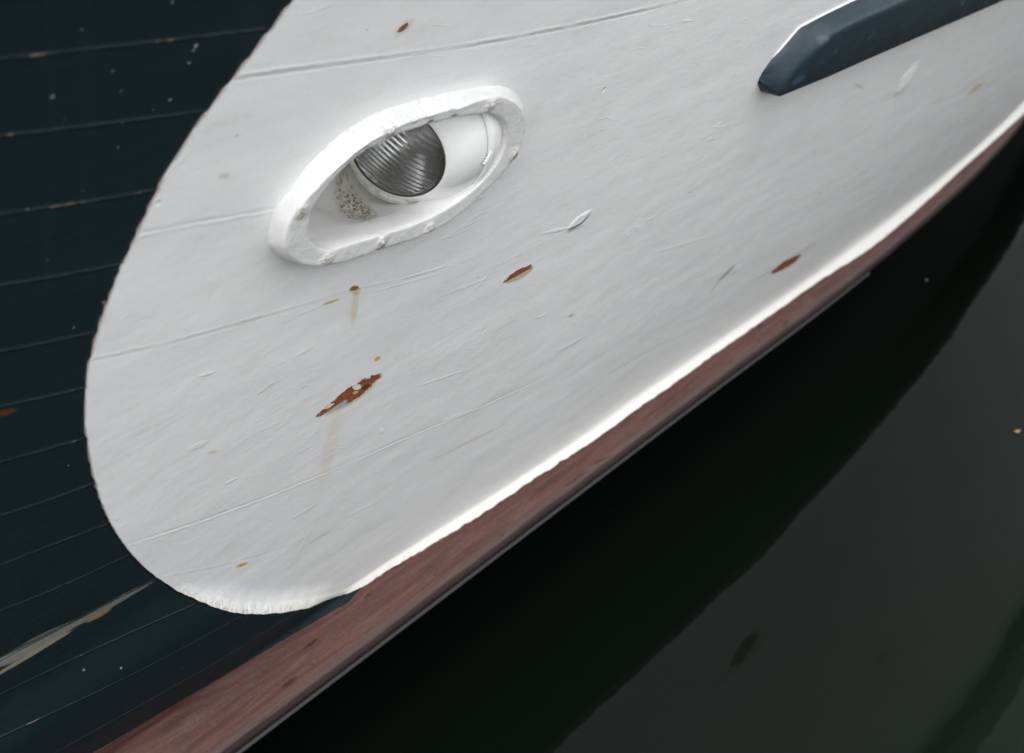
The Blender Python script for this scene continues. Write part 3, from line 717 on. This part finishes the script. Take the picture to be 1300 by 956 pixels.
# flutes run along a direction that shows as down-right in view
fd = (.86 * rgt - .50 * upv); fd -= AX * (fd @ AX); fd /= np.linalg.norm(fd); fx = np.cross(AX, fd)
fr = sm(1.0, .93, RR)
dome = .0135 * (1 - RR ** 2)
warp = DY * lr + .0035 * np.sin(DX * 2.2) 
flute = .00075 * np.abs(np.sin(warp / .0030 * math.pi / 2)) * fr
band = .0004 * np.sin(DX * lr / .009) * fr
front = (cc + AX * (LH0 - .0005)) + (DX * lr)[..., None] * fd + (DY * lr)[..., None] * fx + (dome)[..., None] * AX
bk = (cc + AX * (LH0 - .0045)) + (DX * lr)[..., None] * fd + (DY * lr)[..., None] * fx + (dome * .95 - flute * 1.0 + band)[..., None] * AX
vv = np.vstack([front.reshape(-1, 3), bk.reshape(-1, 3)])
f1 = grid_faces(n_, n_); f2 = [tuple(i + n_ * n_ for i in reversed(f)) for f in f1]
per = [i * n_ for i in range(n_)] + [(n_ - 1) * n_ + j for j in range(1, n_)] + [i * n_ + n_ - 1 for i in range(n_ - 2, -1, -1)] + [j for j in range(n_ - 2, 0, -1)]
f3 = [(per[(i + 1) % len(per)], per[i], per[i] + n_ * n_, per[(i + 1) % len(per)] + n_ * n_) for i in range(len(per))]
lens = mesh('lens', vv, f1 + f2 + f3, M_glass, house)
bm = bmesh.new(); bm.from_mesh(lens.data); bmesh.ops.recalc_face_normals(bm, faces=bm.faces); bm.to_mesh(lens.data); bm.free()
lens['label'] = 'ribbed clear headlamp glass'
# reflector bowl and bulb
pr = [(lr + .0005, LH0 - .006)]
for k in np.linspace(1, 0.02, 22): pr.append((lr * k, LH0 - .058 + .052 * k * k))
mesh('reflector', rev(pr), grid_faces(len(pr), 96, True), M_mirror, house)
pb = [(.0001, LH0 - .018), (.006, LH0 - .020), (.009, LH0 - .026), (.009, LH0 - .034), (.006, LH0 - .042), (.005, LH0 - .060)]
mesh('bulb', rev(pb, 32), grid_faces(len(pb), 32, True), mat_simple('frosted_bulb', (.7, .7, .66), .2), house)

# ------------------------------------------------------------------ upper dark blue rail
q = cast([(992, 124), (1130, 64), (1270, 1)], .034)
qt = cast([(1018, 31), (1082, -1)], 0.0)
(t0, z0), (tm_, zm_), (t1, z1) = q
sl = (z1 - z0) / (t1 - t0)
tip = cast([(962, 105)], .002)[0]; kd = t0 - tip[0]
print('strake', q, qt, tip)
Ts = np.r_[np.linspace(tip[0], tip[0] + .16, 28), np.arange(tip[0] + .18, 6.0, .05)]
vs = []; npf = None
HT = float(np.mean([qt[0, 1] - (z0 + sl * (qt[0, 0] - t0)), qt[1, 1] - (z0 + sl * (qt[1, 0] - t0))]))
print('strake height', HT)
for t in Ts:
    k = t - tip[0]; lb = z0 + sl * (t - t0) if t < 2.5 else z0 + sl * (2.5 - t0)
    top = lb + HT * np.interp(k, [0, .012, .05, .17, .3], [.36, .56, .94, 1.04, 1.08])
    outz = lb + HT * np.interp(k, [0, kd, .04, .09, .13, .3], [.22, .24, .46, .80, .86, .92])
    pro = np.interp(k, [0, kd * .85, kd, .09, .13], [.003, .028, .031, .036, .038])
    lo = lb + (tip[1] - lb) * max(0, 1 - k / kd)
    outz = max(outz, lo + .006); top = max(top, outz + .001); dz = top - outz
    p = [(-.004, lo), (pro * .6, lo - .0005), (pro * .96, lo), (pro, lo + .004), (pro, lo + (outz - lo) * .45), (pro, outz - .010 if outz - lo > .02 else lo + (outz - lo) * .6), (pro * .985, outz - .003), (pro * .93, outz + .002 * (dz > .004)), (pro * .80, outz + dz * .25), (pro * .4, outz + dz * .66), (.002, top), (-.004, top)]
    npf = len(p)
    for o_, z_ in p: vs.append((t, z_, o_))
vs = np.array(vs)
gv_ = G(vs[:, 0], vs[:, 1])
fcs_ = grid_faces(len(Ts), npf) + [tuple(range(npf))]
def mat_strake():
    b = NB('blue_rail_paint'); uv = b.uv(); n = b.noise(uv, 60, 4, .65); n2 = b.noise(uv, 14, 3)
    col = b.mix(n2, (.010, .023, .032), (.020, .036, .047))
    col = b.mix(b.M('MULTIPLY', b.ss(b.noise(uv, 45, 3, .6), .64, .70), .6), col, (.09, .12, .15))
    m, _, _ = b.blob((1009, 108), (1024, 96), 6, n, .9, .3, .036); col = b.mix(b.M('MULTIPLY', m, .6), col, (.04, .09, .15))
    m, _, _ = b.blob((1044, 58), (1054, 46), 6, n, .9, .3, .036); col = b.mix(b.M('MULTIPLY', m, .5), col, (.08, .10, .13))
    sp_ = b.voro(b.mapv(uv, (60, 60, 1)), 1.0); spm = b.M('MULTIPLY', b.ss(b.M('ADD', sp_[0], b.M('MULTIPLY', n, .3)), .30, .20), b.ss(b.sep(sp_[1])[0], .72, .8))
    col = b.mix(b.M('MULTIPLY', spm, .6), col, (.10, .11, .12))
    b.put(b.b.inputs['Base Color'], col); b.put(b.b.inputs['Roughness'], b.mr(n, .3, .7, .34, .6)); b.b.inputs['Specular IOR Level'].default_value = .45
    b.put(b.b.inputs['Normal'], b.bump(b.M('ADD', b.M('MULTIPLY', n2, .003), b.M('MULTIPLY', n, .0006)), 1.0).outputs[0]); return b.m
strake = mesh('upper_rail', WA(vs[:, 0], vs[:, 1], gv_ + vs[:, 2]), fcs_, mat_strake(), boat, uv=vs[:, :2])
strake['label'] = 'dark blue painted upper rail with a tapered forward end'
# fillet of white paint along its top edge
Tf = Ts[(Ts > tip[0] + .006) & (Ts < 2.4)]; vs = []
for t in Tf:
    k = t - tip[0]; lb = z0 + sl * (t - t0); hgt = HT * np.interp(k, [0, .012, .05, .17, .3], [.36, .56, .94, 1.04, 1.08])
    s_ = .008 * sm(0, .03, k) + .002
    s_ *= .4
    for o_, dz in ((.0015, s_ * 1.6), (s_ * .18, s_ * .8), (s_ * .45, s_ * .3), (s_ * .95, 0.0005), (s_ * .9, -.002)): vs.append((t, lb + hgt + dz, o_))
vs = np.array(vs); gv_ = G(vs[:, 0], vs[:, 1])
mesh('paint_fillet', WA(vs[:, 0], vs[:, 1], gv_ + vs[:, 2]), grid_faces(len(Tf), 5), mat_simple('white_fillet_paint', (.80, .80, .78), .4), strake)

# fix facing of all boat meshes is not needed: closed, two-sided shading

# ------------------------------------------------------------------ scraps afloat
def water_pt(px, py):
    d = rays([(px, py)])[0]; l = (WATER + .002 - CAM[2]) / d[2]; return CAM + d * l
def leaf(px, py, s, rz, label):
    o = water_pt(px, py); n = 12; v = [(0, 0, .001)]
    for j in range(n):
        a_ = 2 * math.pi * j / n; r_ = s * (.5 + .1 * math.sin(3 * a_)) * (1.0 if j % 6 else 1.25)
        v.append((r_ * math.cos(a_), .45 * r_ * math.sin(a_), .0012 + .12 * s * (math.cos(2 * a_) * .5 + .5)))
    ob = mesh('leaf', v, [(0, 1 + j, 1 + (j + 1) % n) for j in range(n)], M_leaf)
    md = ob.modifiers.new('thickness', 'SOLIDIFY'); md.thickness = .0008
    ob.location = o; ob.rotation_euler = (0, 0, rz); ob['label'] = label; ob['category'] = 'leaf'
leaf(1291, 548, .014, .4, 'small pale brown dead leaf afloat near the right edge of the dark water')
leaf(1176, 356, .010, 1.1, 'tiny dull brown leaf scrap on the black water close under the red rail')
